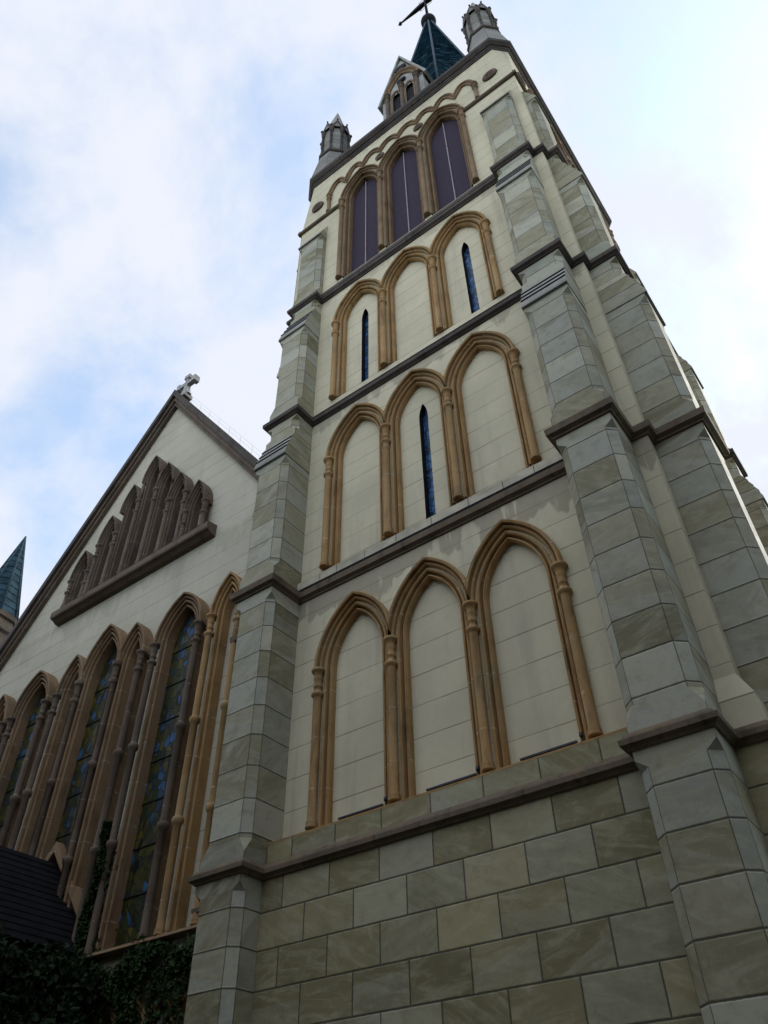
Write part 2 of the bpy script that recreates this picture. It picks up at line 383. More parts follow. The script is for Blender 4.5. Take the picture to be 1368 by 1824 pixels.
# sweeps ---------------------------------------------------------
def offset_ring(plan, o):
    out = []; k = len(plan)
    for i in range(k):
        p0, p1, p2 = Vector(plan[i - 1]), Vector(plan[i]), Vector(plan[(i + 1) % k])
        d1 = (p1 - p0).normalized(); d2 = (p2 - p1).normalized()
        a = Vector((d1.y, -d1.x)); b = Vector((d2.y, -d2.x)); den = 1 + a.dot(b)
        out.append(p1 + (a + b) * (o / max(den, .3)))
    return out
def sweep_ring(mb, plan, prof, m=0):
    rings = [[(q.x, q.y, z) for q in offset_ring(plan, o)] for o, z in prof]
    for a, b in zip(rings, rings[1:]):
        for i in range(len(plan)):
            j = (i + 1) % len(plan); mb.face((a[i], a[j], b[j], b[i]), m)
def rot_plan(side):
    out = []
    for k in range(4):
        T = rotT(k)
        for x, y in side:
            q = T @ Vector((x, y, 0)); out.append((q.x, q.y))
    return out

# ---------------------------------------------------------------- the ground
g = MB(); g.face(((-400, -400, 0), (400, -400, 0), (400, 400, 0), (-400, 400, 0)))
tag(g.build('ground', m_lawn), 'dark grass ground around the church', kind='structure')
g = MB(); g.face(((-30, -13, .004), (30, -13, .004), (30, -.4, .004), (-30, -.4, .004)))
tag(g.build('forecourt', m_ground), 'worn stone paving in front of the church', kind='structure')

# ================================================================ BELL TOWER
tower = thing('bell_tower', 'tall square stone bell tower with stepped buttresses and three tiers of blind arches', 'tower')
XA, XB = 2.866, 3.7475                     # buttress from XA to XB either side of the axis
PB, PC, PD = .7455, .5452, .2522

# --- ashlar base between the buttresses
def blocks_face(mb, u0, u1, z_top, z_bot, course, width, shift, place, mseed, m=0):
    rnd = random.Random(mseed); zt = z_top; k = 0
    while zt > z_bot + .01:
        zb = max(z_bot, zt - course); off = shift + (0 if k % 2 == 0 else width / 2)
        xs = [u0] + [x for x in [off + i * width for i in range(-20, 21)] if u0 + .05 < x < u1 - .05] + [u1]
        for a, b in zip(xs, xs[1:]):
            w, h = b - a, zt - zb
            mb.face((place(a, zb), place(b, zb), place(b, zt), place(a, zt)), m, [(0, 0), (w, 0), (w, h), (0, h)], rnd.random(), w, h)
        zt = zb; k += 1
for k, (yb, nm) in enumerate(((-.33, 'front'), (-.33, 'r'), (-.33, 'b'), (-.33, 'l'))):
    b = MB()
    blocks_face(b, -XA - .02, XA + .02, 5.44, 0, .4685, .828, .012, lambda u, z: (u, -.33, z), 11 + k)
    b.build('base_wall', m_base, tower, rotT(k))
    b = MB()
    blocks_face(b, XB - .02, 4.14, 5.44, 0, .4685, 2., 1., lambda u, z: (u, -.14, z), 31 + k)
    blocks_face(b, -.14, .27, 5.44, 0, .4685, 2., 1., lambda u, z: (4.14, u, z), 41 + k)
    b.build('corner_base', m_base, tower, rotT(k))

# --- stucco body with the recessed bays
TIERS = [dict(zb=6.06, zs=8.70, rise=.955, z0=5.44, z1=10.6), dict(zb=10.94, zs=13.88, rise=.93, z0=10.6, z1=15.7), dict(zb=16.0, zs=19.03, rise=.90, z0=15.7, z1=20.9)]
S = .515
BEL = dict(zb=21.32, zs=25.99, rise=.97)
SB = .52
for k in range(4):
    w = MB(); bays = k in (0, 1)
    for t in TIERS:
        ops = [(x, S, t['rise'], t['zs'], t['zb'] - .02) for x in (-1.5, 0, 1.5)] if bays else []
        wall_open(w, -2.3, 2.3, t['z0'], t['z1'], ops, 0, grow=.115)
        for a, b in ((-4, -2.3), (2.3, 4)): w.face(((a, 0, t['z0']), (b, 0, t['z0']), (b, 0, t['z1']), (a, 0, t['z1'])))
    wall_open(w, -2.3, 2.3, 20.9, 28.95, [(x, SB, BEL['rise'], BEL['zs'], BEL['zb'] - .1) for x in (-1.5, 0, 1.5)], 0, grow=.115)
    for a in (-1, 1):
        w.face(((a * 2.3, 0, 20.9), (a * 4, 0, 20.9), (a * 4, 0, 25.95), (a * 2.3, 0, 25.95)))
        w.face(((a * 2.3, 0, 25.95), (a * 4, 0, 25.95), (a * 3.62, 0, 28.95), (a * 2.3, 0, 28.95)))
    w.face(((4, 0, 25.95), (4, .38, 28.95), (3.62, 0, 28.95)))
    w.face(((4, 0, 20.9), (4, 0.02, 20.9), (4, .02, 25.95), (4, 0, 25.95)))
    # splayed stop where the corner meets the wider base
    for (xa, xb) in ((XB, 4.0), (-4.0, -XB)):
        oa = .14 if xb == 4.0 else 0; ob = .14 if xa == -4.0 else 0
        w.face(((xa - ob, -.14, 5.96), (xb + oa, -.14, 5.96), (xb, -.001, 6.30), (xa, -.001, 6.30)))
        w.face(((xa - ob, -.14, 5.44), (xb + oa, -.14, 5.44), (xb + oa, -.14, 5.96), (xa - ob, -.14, 5.96)))
    w.build('wall', m_stucco, tower, rotT(k))

A_T = [(0, .135), (0, .04), (.022, .0), (.045, .012), (.052, .075), (.085, .075), (.092, -.02), (.115, -.04), (.138, -.03), (.145, .03), (.168, .03), (.178, -.06), (.20, -.085), (.218, -.07), (.224, -.02), (.242, -.02), (.25, -.12), (.285, -.135), (.305, -.11), (.305, .01)]
J_T = [(0, .135), (0, .04), (.022, .0), (.045, .012), (.052, .075), (.085, .075), (.092, -.02), (.115, -.04), (.138, -.03), (.145, .03), (.235, .03)]

def tier_parts(t, T, slits):
    pm = MB()
    ops = [(x, .105, .30, 0, 0) for x in ()]
    zlo, zhi = t['zb'] - .05, t['zs'] + 1.05
    sl = [(x, .105, .42, z1 - .42, z0) for x, z0, z1 in slits]
    wall_open(pm, -2.2, 2.2, zlo, zhi, sl, .13, 0, 8, 0.0)
    pm.build('blind_panel', m_stucco, tower, T)
    for x, s, rise, zs, zb in sl:
        d = MB(); lining(d, x, s, rise, zs, zb, .13, .30); fr = d.build('slit_window', m_dark, tower, T)
        d = MB(); pane(d, x, s, rise, zs, zb, .27); d.build('pane', m_glassb, fr)
        if T is not None: pass
        fr.children[0].data.transform(T)
    for i, xc in enumerate((-1.5, 0, 1.5)):
        a = MB()
        arch_mesh(a, xc, S, t['rise'], t['zs'], t['zb'], A_T, J_T, xc - .7495 if i else -1e9, xc + .7495 if i < 2 else 1e9)
        ar = a.build('blind_arch', m_orange, tower, T)
        for cx in ((xc - .75,) if i < 2 else (xc - .75, xc + .75)):
            c = column(cx, -.055, t['zb'], t['zs'] + .01, .070)
            c.build('colonnette', m_orange, ar, T)
for k in (0, 1):
    T = rotT(k)
    tier_parts(TIERS[0], T, [])
    tier_parts(TIERS[1], T, [(0.06, 11.0, 14.22)])
    tier_parts(TIERS[2], T, [(-1.44, 16.2, 19.22), (1.56, 16.2, 19.22)])

# --- belfry openings
A_B = [(0, .26), (0, .10), (.03, .06), (.052, .075), (.058, .13), (.085, .13), (.092, -.01), (.115, -.03), (.138, -.02), (.145, .04), (.168, .04), (.178, -.05), (.20, -.075), (.218, -.06), (.224, -.01), (.242, -.01), (.25, -.11), (.285, -.12), (.30, -.10), (.30, .01)]
J_B = [(0, .26), (0, .10), (.03, .06), (.052, .075), (.058, .13), (.085, .13), (.092, -.01), (.115, -.03), (.138, -.02), (.145, .04), (.23, .04)]
for k in range(4):
    T = rotT(k)
    for i, xc in enumerate((-1.5, 0, 1.5)):
        a = MB(); arch_mesh(a, xc, SB, BEL['rise'], BEL['zs'], BEL['zb'], A_B, J_B, xc - .7495 if i else -1e9, xc + .7495 if i < 2 else 1e9)
        ar = a.build('belfry_arch', m_brown, tower, T)
        for cx in ((xc - .75,) if i < 2 else (xc - .75, xc + .75)):
            column(cx, -.05, BEL['zb'], BEL['zs'] + .01, .072).build('colonnette', m_brown, ar, T)
        l = MB(); pane(l, xc, SB + .03, BEL['rise'], BEL['zs'], BEL['zb'], .24)
        lv = l.build('louvre_screen', m_louvre, tower, T)
        l = MB(); l.box(xc - .014, xc + .014, .205, .245, BEL['zb'], BEL['zs'] + .92); l.build('mullion', m_pale, lv, T)
    # cusped hood mould running over the three openings
    pts = []
    val = [27.12, 27.30, 27.55, 27.66, 27.68, 27.66, 27.55, 27.30, 27.12]
    h = MB(); wdt = 5.7 / 8
    for j in range(8):
        xa = -2.85 + j * wdt; za, zb_ = val[j], val[j + 1]; peak = (27.78, 27.93, 27.98, 28.0)[min(j, 7 - j)]
        for q in range(11):
            tt = q / 10
            if j and q == 0: continue
            base = za * (1 - tt) + zb_ * tt; mid = (za + zb_) / 2
            pts.append((xa + wdt * tt, base + (peak - mid) * (1 - abs(2 * tt - 1) ** 2.2)))
    prof = [(-.075, 0.01), (-.075, -.05), (-.03, -.065), (.0, -.045), (.03, -.095), (.07, -.10), (.085, -.06), (.085, .01)]
    rows = []
    for i, (x, z) in enumerate(pts):
        p0, p1 = pts[max(i - 1, 0)], pts[min(i + 1, len(pts) - 1)]
        d = Vector((p1[0] - p0[0], 0, p1[1] - p0[1])).normalized(); nn = Vector((-d.z, 0, d.x))
        rows.append([(x + nn.x * o, y, z + nn.z * o) for o, y in prof])
    for a, b in zip(rows, rows[1:]):
        for i in range(len(prof) - 1): h.face((a[i], a[i + 1], b[i + 1], b[i]))
    h.face(rows[0]); h.face(rows[-1])
    hm = h.build('cusped_hood_mould', m_brown, tower, T)
    for x in (-2.83, 2.83):
        column(x, -.045, 26.0, 27.16, .062, lower=.26).build('colonnette', m_brown, hm, T)
    for x, z, R, r in ((-3.35, 27.03, .19, .065), (3.35, 27.03, .19, .065), (-.75, 27.27, .13, .05), (.75, 27.27, .13, .05)):
        q = MB(); v = []; f = []
        for i in range(16):
            a = 2 * PI * i / 16
            for j in range(8):
                b = 2 * PI * j / 8; v.append((x + (R + r * math.cos(b)) * math.cos(a), -.02 + r * math.sin(b), z + (R + r * math.cos(b)) * math.sin(a)))
        for i in range(16):
            for j in range(8): f.append((i * 8 + j, i * 8 + (j + 1) % 8, ((i + 1) % 16) * 8 + (j + 1) % 8, ((i + 1) % 16) * 8 + j))
        q.mesh(v, f, 0, True)
        for i in range(6):
            a = 2 * PI * i / 6 + .3; q.ball((x + R * .55 * math.cos(a), -.03, z + R * .55 * math.sin(a)), R * .3, 8)
        q.ball((x, -.02, z), R * .32, 8)
        q.build('roundel', m_dbrown, tower, T)

# --- string courses, sills and cornice
def plan_for(P, dm=0., dc=0.):
    return rot_plan([(-4 - dc, -dc), (-XB, -dc), (-XB, -P), (-XA, -P), (-XA, -dm), (XA, -dm), (XA, -P), (XB, -P), (XB, -dc)])
for plan, prof, mt in (
    (plan_for(.755, .33, .14), [(-.02, 5.395), (.03, 5.405), (.05, 5.43), (.095, 5.46), (.10, 5.52), (.07, 5.535), (.05, 5.57), (-.02, 5.635)], m_string),
    (plan_for(PB), [(-.02, 10.375), (.03, 10.385), (.04, 10.41), (.10, 10.45), (.11, 10.57), (.06, 10.59), (.045, 10.62), (-.02, 10.70)], m_string),
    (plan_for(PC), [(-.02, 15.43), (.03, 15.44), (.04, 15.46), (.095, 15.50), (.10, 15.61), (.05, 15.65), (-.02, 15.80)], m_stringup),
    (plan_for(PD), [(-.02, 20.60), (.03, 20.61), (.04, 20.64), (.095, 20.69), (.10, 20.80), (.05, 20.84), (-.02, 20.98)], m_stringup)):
    b = MB(); sweep_ring(b, plan, prof); b.build('string_course', mt, tower)
for k in range(4):
    T = rotT(k)
    for xa, xb in ((-4.09, -2.29), (2.29, 4.09)):
        b = MB()
        ring = [(.0, 25.83), (-.06, 25.85), (-.09, 25.89), (-.09, 25.95), (-.03, 26.0), (.0, 26.02)]
        for p, q in zip(ring, ring[1:]): b.face(((xa, p[0] - .001, p[1]), (xb, p[0] - .001, p[1]), (xb, q[0] - .001, q[1]), (xa, q[0] - .001, q[1])))
        b.face([(xa, y, z) for y, z in ring]); b.face([(xb, y, z) for y, z in ring])
        b.build('springing_string', m_string, tower, T)
    # sill slabs under the first and second arcades and the belfry
    b = MB(); rnd = random.Random(90 + k)
    xs = [-XA] + [-2.38 + i * .79 for i in range(7)] + [XA]
    for a, c in zip(xs, xs[1:]):
        w_ = c - a; b.face(((a, -.30, 5.60), (c, -.30, 5.60), (c, -.30, 5.90), (a, -.30, 5.90)), 0, [(0, .03), (w_, .03), (w_, .33), (0, .33)], rnd.random(), w_, .36)
    b.build('sill_band', m_base, tower, T)
    b = MB(); b.face(((-XA, -.302, 5.90), (XA, -.302, 5.90), (XA, -.302, 5.93), (-XA, -.302, 5.93))); b.face(((-XA, -.302, 5.93), (XA, -.302, 5.93), (XA, .135, 6.13), (-XA, .135, 6.13)))
    b.build('arcade_sill', m_orange, tower, T)
    b = MB(); xs = [-XA, -2.3, -1.9, -1.25, -.55, .2, .95, 1.62, 2.2, XA]
    for a, c in zip(xs, xs[1:]):
        b.face(((a + .006, -.105, 10.63), (c - .006, -.105, 10.63), (c - .006, -.105, 10.80), (a + .006, -.105, 10.80)))
    b.face(((-XA, -.10, 10.6), (XA, -.10, 10.6), (XA, -.10, 10.805), (-XA, -.10, 10.805)), 1)
    b.face(((-XA, -.10, 10.805), (XA, -.10, 10.805), (XA, .135, 11.0), (-XA, .135, 11.0)), 2)
    b.build('arcade_sill', [m_sillslab, m_dark, m_orange], tower, T)
    b = MB(); b.face(((-XA, -.06, 15.72), (XA, -.06, 15.72), (XA, .135, 16.02), (-XA, .135, 16.02))); b.build('arcade_sill', m_string, tower, T)
    b = MB(); b.face(((-XA, -.11, 20.80), (XA, -.11, 20.80), (XA, -.11, 20.95), (-XA, -.11, 20.95))); b.face(((-XA, -.11, 20.95), (XA, -.11, 20.95), (XA, .27, 21.45), (-XA, .27, 21.45)))
    b.build('belfry_sill', m_stringup, tower, T)
LEG = .38
oct_plan = rot_plan([(-4 + LEG, 0), (4 - LEG, 0)])
b = MB(); sweep_ring(b, oct_plan, [(-.02, 28.84), (.03, 28.86), (.05, 28.93), (.07, 28.95), (.08, 29.03), (.12, 29.05), (.17, 29.14), (.195, 29.18), (.20, 29.36), (.16, 29.40), (-.1, 29.50), (-.35, 29.50)])
b.face([(q.x, q.y, 29.46) for q in offset_ring(oct_plan, -.3)])
b.build('cornice', m_stringup, tower)

# --- buttresses
def buttress(seed):
    mb = MB(); rnd = random.Random(seed); w0, w1 = XA, XB; yb = .10
    CH = .13
    def section(P, c):
        return [(w0, yb), (w0, -P + c), (w0 + c, -P), (w1 - c, -P), (w1, -P + c), (w1, yb)]
    # courses: (bottom, top) pairs, then the break levels inside them
    def run(z0, z1, P, joints, top_stop, bot_stop):
        js = [z0] + sorted(j for j in joints if z0 + .03 < j < z1 - .03) + [z1]
        def cham(z):
            if bot_stop and z <= bot_stop[0] + 1e-6: return 0.
            if top_stop and z >= top_stop[1] - 1e-6: return 0.
            if bot_stop and z < bot_stop[1] - 1e-6: return CH * (z - bot_stop[0]) / (bot_stop[1] - bot_stop[0])
            if top_stop and z > top_stop[0] + 1e-6: return CH * (top_stop[1] - z) / (top_stop[1] - top_stop[0])
            return CH
        br = [q for s_ in (top_stop, bot_stop) if s_ for q in s_]
        for a, b in zip(js, js[1:]):
            lv = sorted(set([a, b] + [q for q in br if a + .004 < q < b - .004])); H = b - a
            r5 = [rnd.random() for _ in range(5)]
            for p, q in zip(lv, lv[1:]):
                s0, s1 = section(P, cham(p)), section(P, cham(q))
                for i in range(5):
                    L0 = math.dist(s0[i], s0[i + 1]); L1 = math.dist(s1[i], s1[i + 1])
                    if max(L0, L1) < 1e-5: continue
                    W = max(L0, L1)
                    pts = [(*s0[i], p), (*s0[i + 1], p), (*s1[i + 1], q), (*s1[i], q)]
                    u0, u1 = (W - L0) / 2, (W - L1) / 2
                    uv = [(u0, p - a), (u0 + L0, p - a), (u1 + L1, q - a), (u1, q - a)]
                    if L0 < 1e-5: pts = [pts[0], pts[2], pts[3]]; uv = [uv[0], uv[2], uv[3]]
                    elif L1 < 1e-5: pts = pts[:3]; uv = uv[:3]
                    mb.face(pts, 0, uv, r5[i], W, H)
    cz = [5.988 + .5128 * k for k in range(30)]
    run(0, 5.44, .764, [4.99 - .475 * k for k in range(11)], (5.20, 5.30), None)
    run(5.6, 10.42, PB, cz, (10.15, 10.26), (5.70, 5.92))
    run(10.62, 13.92, PB, cz, (13.72, 13.84), (10.86, 11.04))
    run(14.76, 15.45, PC, [15.12], (15.32, 15.40), (14.95, 15.0))
    run(15.62, 18.98, PC, [15.62 + .52 * k for k in range(1, 7)], (18.80, 18.94), (15.95, 16.18))
    run(20.08, 20.64, PD, [20.42], (20.54, 20.62), (20.25, 20.30))
    run(20.82, 24.25, PD, [21.705 + .61 * k for k in range(6)], (24.08, 24.20), (21.1, 21.35))
    def weathering(z0, z1, P0, P1, steps):
        n = steps; lip = .05
        pr = [(P0 - .02, z0 - .02), (P0 + lip, z0 - .0), (P0 + lip, z0 + .05)]
        for i in range(n):
            t0, t1 = i / n, (i + 1) / n
            pr.append((P0 + lip + (P1 - P0 - lip) * t1 + .012, z0 + .05 + (z1 - z0 - .05) * t1 - .01))
            if i < n - 1: pr.append((P0 + lip + (P1 - P0 - lip) * t1 + .03, z0 + .05 + (z1 - z0 - .05) * t1 - .004)); 
            if i < n - 1: pr.append((P0 + lip + (P1 - P0 - lip) * t1 + .03, z0 + .05 + (z1 - z0 - .05) * t1 + .012))
        pr.append((P1 - .02, z1))
        for (p, za), (q, zb_) in zip(pr, pr[1:]):
            drop = zb_ - za < .03 and abs(p - q) < .02
            mb.face(((w0 - .012, -p, za), (w1 + .012, -p, za), (w1 + .012, -q, zb_), (w0 - .012, -q, zb_)), 2 if drop else 1)
        for x in (w0 - .012, w1 + .012):
            poly = [(-p, z) for p, z in pr] + [(.1, z1), (.1, z0 - .02)]
            zc = z0 - .02; hh = .36 if z1 - z0 < .9 else .38
            while zc < z1 - .01:                          # one slab per course, clipped by the slope
                zt_ = min(zc + hh, z1)
                def clip(pg, lim, keep_above):
                    out = []
                    for (y0_, q0), (y1_, q1) in zip(pg, pg[1:] + pg[:1]):
                        i0 = q0 >= lim if keep_above else q0 <= lim; i1 = q1 >= lim if keep_above else q1 <= lim
                        if i0: out.append((y0_, q0))
                        if i0 != i1: t_ = (lim - q0) / (q1 - q0); out.append((y0_ + (y1_ - y0_) * t_, lim))
                    return out
                pg = clip(clip(poly, zc, True), zt_, False)
                if len(pg) > 2: mb.face([(x, y_, z_) for y_, z_ in pg], 3, [(y_ + 2, z_ - zc) for y_, z_ in pg], rnd.random(), 5, zt_ - zc)
                zc = zt_
    weathering(13.92, 14.78, PB, PC, 4)
    weathering(18.98, 20.10, PC, PD, 4)
    weathering(24.25, 25.15, PD, -.01, 1)
    return mb
m_flank = ashlar('dressed_stone', PAL_A, 1., .4, .2)
for k in range(4):
    T = rotT(k)
    buttress(100 + k).build('buttress', [m_slab, m_weather, m_dark, m_flank], tower, T)
    mir = Matrix.Scale(-1, 4, (1, 0, 0))
    buttress(200 + k).build('buttress', [m_slab, m_weather, m_dark, m_flank], tower, T @ mir)

m_pinn = ashlar('sooty_pinnacle_stone', [(.05, (.15, .145, .135)), (.5, (.20, .195, .18)), (.95, (.25, .25, .235))], 1., .25, .15, 1., (.9, .88, .86))
m_pinnp = plain('sooty_gable_stone', (.19, .185, .17), .85, .25, 5)
# --- corner pinnacles
def octa(r, cx, cy): return [(cx + r / math.cos(PI / 8) * math.sin(PI / 8 + i * PI / 4), cy - r / math.cos(PI / 8) * math.cos(PI / 8 + i * PI / 4)) for i in range(8)]
def loft8(mb, levels, cx, cy, m=0, joints=None):
    rings = [[(x, y, z) for x, y in octa(max(r, .002), cx, cy)] for z, r in levels]
    for a, b in zip(rings, rings[1:]):
        for i in range(8): mb.face((a[i], a[(i + 1) % 8], b[(i + 1) % 8], b[i]), m)
    mb.face(rings[0], m); mb.face(rings[-1], m)
def panelled8(mb, z0, z1, r0, r1, course, cx, cy, seed):
    rnd = random.Random(seed); n = max(1, round((z1 - z0) / course))
    for j in range(n):
        za, zb_ = z0 + (z1 - z0) * j / n, z0 + (z1 - z0) * (j + 1) / n
        ra, rb = r0 + (r1 - r0) * j / n, r0 + (r1 - r0) * (j + 1) / n
        A, B = octa(ra, cx, cy), octa(rb, cx, cy)
        for i in range(8):
            q = (i + 1) % 8; W = math.dist(A[i], A[q])
            mb.face(((*A[i], za), (*A[q], za), (*B[q], zb_), (*B[i], zb_)), 0, [(0, 0), (W, 0), (W, zb_ - za), (0, zb_ - za)], rnd.random(), W, zb_ - za)
for k in range(4):
    T = rotT(k); cx, cy = 3.36, .64
    b = MB(); panelled8(b, 29.45, 31.55, .80, .54, .42, cx, cy, 300 + k); panelled8(b, 31.7, 34.4, .48, .48, .36, cx, cy, 320 + k)
    pn = b.build('pinnacle', m_pinn, tower, T)
    b = MB(); loft8(b, [(31.48, .52), (31.55, .60), (31.70, .60), (31.78, .50)], cx, cy); b.build('moulded_band', m_stringup, pn, T)
    for i, (x, y) in enumerate(octa(.50, cx, cy)):
        b = MB(); b.lathe(x, y, [(.075, 31.75), (.06, 31.85), (.052, 31.9), (.052, 33.5), (.085, 33.56), (.06, 33.62), (.10, 33.80), (.10, 33.92)], 8)
        for zz in (32.4, 33.0): b.ball((x + (x - cx) * .05, y + (y - cy) * .05, zz), .05, 8)
        for j in range(1): b.ball((x + (x - cx) * .14, y + (y - cy) * .14, 33.93 + j * .09), .06, 8)
        b.build('colonnette', m_stringup, pn, T)
    b = MB(); o1 = octa(.56, cx, cy); o2 = octa(.46, cx, cy)
    for i in range(8):
        q = (i + 1) % 8; mx_, my_ = (o1[i][0] + o1[q][0]) / 2, (o1[i][1] + o1[q][1]) / 2
        nx, ny = (o2[i][0] + o2[q][0]) / 2, (o2[i][1] + o2[q][1]) / 2
        pk = 34.6
        L0, R0, P0 = (*o1[i], 33.92), (*o1[q], 33.92), (mx_, my_, pk)
        L1, R1, P1 = (*o2[i], 33.92), (*o2[q], 33.92), (nx, ny, pk)
        l0 = tuple(L0[c] + .25 * (R0[c] - L0[c]) for c in range(3)); r0 = tuple(L0[c] + .75 * (R0[c] - L0[c]) for c in range(3)); p0 = (mx_, my_, 34.3)
        b.face((L0, l0, p0, P0)); b.face((r0, R0, P0, p0)); b.face((L0, P0, P1, L1)); b.face((P0, R0, R1, P1)); b.face((l0, L1, (nx, ny, 34.3), p0)); b.face((r0, R1, (nx, ny, 34.3), p0))
        b.face((l0, r0, p0), 1)
        b.ball((mx_, my_, pk + .01), .04, 6)
    b.build('gablet_crown', [m_stringup, m_pinnp], pn, T)
    b = MB(); loft8(b, [(33.9, .47), (34.45, .46), (34.7, .38), (36.75, .02)], cx, cy); b.build('spirelet', m_weather, pn, T)

# --- spire, lucarne and finial cross
b = MB(); za = 53.0; z = 29.47; row = .20; sp = random.Random(5)
while z < 52.2:
    r0, r1 = .139 * (za - z) + .03, .139 * (za - z - row) + .008
    A, B = octa(r0, 0, 4), octa(max(r1, .02), 0, 4)
    for i in range(8):
        q = (i + 1) % 8; W = math.dist(A[i], A[q]); n = max(1, int(W / .32))
        for j in range(n):
            t0, t1 = j / n, (j + 1) / n; lift = sp.uniform(0, .014); ox, oy = (A[i][0] + A[q][0]) / 2, (A[i][1] + A[q][1]) / 2 - 4
            ll = math.hypot(ox, oy); ox, oy = ox / ll * lift, oy / ll * lift
            P = lambda O, t: (O[i][0] + (O[q][0] - O[i][0]) * t, O[i][1] + (O[q][1] - O[i][1]) * t)
            a0, a1, b0, b1 = P(A, t0), P(A, t1), P(B, t0), P(B, t1)
            b.face(((a0[0] + ox, a0[1] + oy, z + sp.uniform(-.007, .007)), (a1[0] + ox, a1[1] + oy, z + sp.uniform(-.007, .007)), (*b1, z + row), (*b0, z + row)))
            b.face(((a0[0] + ox, a0[1] + oy, z), (a1[0] + ox, a1[1] + oy, z), (*P(octa(r0 - .04, 0, 4), t1), z), (*P(octa(r0 - .04, 0, 4), t0), z)))
    z += row
spire = b.build('spire', m_copper, tower)
b = MB()
for i in range(8):
    o0 = octa(.139 * (za - 29.5) + .04, 0, 4)[i]; o1 = octa(.139 * (za - 52.2) + .03, 0, 4)[i]
    b.tube([(*o0, 29.5), (*o1, 52.2)], .055, 6)
b.build('hip_rolls', m_ridge, spire)
b = MB(); b.lathe(0, 4, [(.05, 51.6), (.30, 51.75), (.42, 52.0), (.44, 52.25), (.34, 52.55), (.12, 52.75), (.10, 52.9)], 20); b.build('finial_ball', m_dark, spire)
b = MB(); b.tube([(0, 4, 52.8), (0, 4, 58.6)], [.085, .075], 8)
for sg in (-1, 1):
    pr = [(.0, .15), (.35, .19), (.8, .15), (1.4, .09), (1.75, .06), (1.78, .13), (1.86, .14), (2.0, .01)]
    v = []; f = []
    for i, (x, h_) in enumerate(pr):
        t_ = h_ * .6; v += [(sg * x, 4 - t_, 56.08 - h_), (sg * x, 4 + t_, 56.08 - h_), (sg * x, 4 + t_, 56.08 + h_), (sg * x, 4 - t_, 56.08 + h_)]
        if i: 
            o = (i - 1) * 4
            for q in range(4): f.append((o + q, o + (q + 1) % 4, o + 4 + (q + 1) % 4, o + 4 + q))
    b.mesh(v, f)
    for sz in (-1, 1):
        cv = [(sg * (.12 + .5 * t_ + .12 * math.sin(6 * t_)), 4, 56.08 + sz * (.9 - .62 * t_ * t_)) for t_ in [i / 9 for i in range(10)]]
        b.tube(cv, .012, 5)
b.build('cross', m_dark, spire)

m_light = plain('pale_dressed_stone', (.33, .325, .30), .85, .25, 3)
# lucarne: small gabled stone dormer in front of the spire
def solid_gable(mb, x0, x1, y0, y1, z0, ze, zp, m=0):
    xm = (x0 + x1) / 2
    F = [(x0, z0), (x1, z0), (x1, ze), (xm, zp), (x0, ze)]
    mb.face([(x, y0, z) for x, z in F], m); mb.face([(x, y1, z) for x, z in F[::-1]], m)
    for (a, b_) in zip(F, F[1:] + F[:1]): mb.face(((a[0], y0, a[1]), (a[0], y1, a[1]), (b_[0], y1, b_[1]), (b_[0], y0, b_[1])), m)
b = MB(); solid_gable(b, -.92, .92, .62, 3.2, 29.5, 33.25, 36.5)
wall_open(b, -.92, .92, 29.5, 33.25, [(-.30, .17, .42, 33.25 - .35, 30.6), (.30, .17, .42, 33.25 - .35, 30.6)], .5, 0, 8, 0)
for sg in (-1, 1): b.face(((sg * .92, .5, 29.5), (sg * .92, .62, 29.5), (sg * .92, .62, 33.25), (sg * .92, .5, 33.25)))
lz = [(-.92, 33.2), (.92, 33.2), (0, 36.45)]
b.face([(x, .5, z) for x, z in lz])
lu = b.build('lucarne', m_light, tower)
b = MB()
for x in (-.30, .30): pane(b, x, .20, .42, 32.9, 30.5, .6)
b.build('opening', m_dark, lu)
b = MB(); arch_mesh(b, 0.02, .58, 1.25, 33.45, 33.40, [(0, .5), (0, .44), (.06, .40), (.11, .46), (.17, .36), (.22, .36), (.22, .5)], [(0, .5), (0, .45), (.2, .45), (.2, .5)])
for x in (-.30, .30): arch_mesh(b, x, .19, .42, 32.95, 30.5, [(0, .58), (0, .47), (.05, .44), (.08, .47), (.085, .5)], [(0, .58), (0, .47), (.05, .45), (.08, .47), (.085, .5)])
b.build('window_arch', m_brown, lu)
for x in (-.66, .0, .66): column(x, .43, 30.3, 33.45, .075, lower=.3).build('colonnette', m_dbrown, lu)
b = MB(); b.lathe(0, 0, [(.20, -.03), (.20, .03)], 14); rd = b
for j, v in enumerate(rd.v): rd.v[j] = (v[0], .46 + v[2], 34.05 + v[1] * .9)
for zc, r in ((35.35, .26),):
    c = MB(); c.lathe(0, 0, [(r, -.04), (r, .03)], 14); rd.mesh([(v[0], .46 + v[2], zc + v[1]) for v in c.v], c.f)
rd.build('roundel', m_dark, lu)
b = MB()
for sg in (-1, 1):
    n_ = Vector((3.25, 0, .92)).normalized()
    pts = [(sg * 1.02, 33.0), (0, 36.62), (0, 36.85), (sg * 1.12, 33.05)]
    for y0, y1 in ((.42, 3.25),):
        F = [(x, y0, z) for x, z in pts]; G = [(x, y1, z) for x, z in pts]
        b.face(F); b.face(G[::-1])
        for i in range(4): b.face((F[i], G[i], G[(i + 1) % 4], F[(i + 1) % 4]))
b.build('roof', m_light, lu)

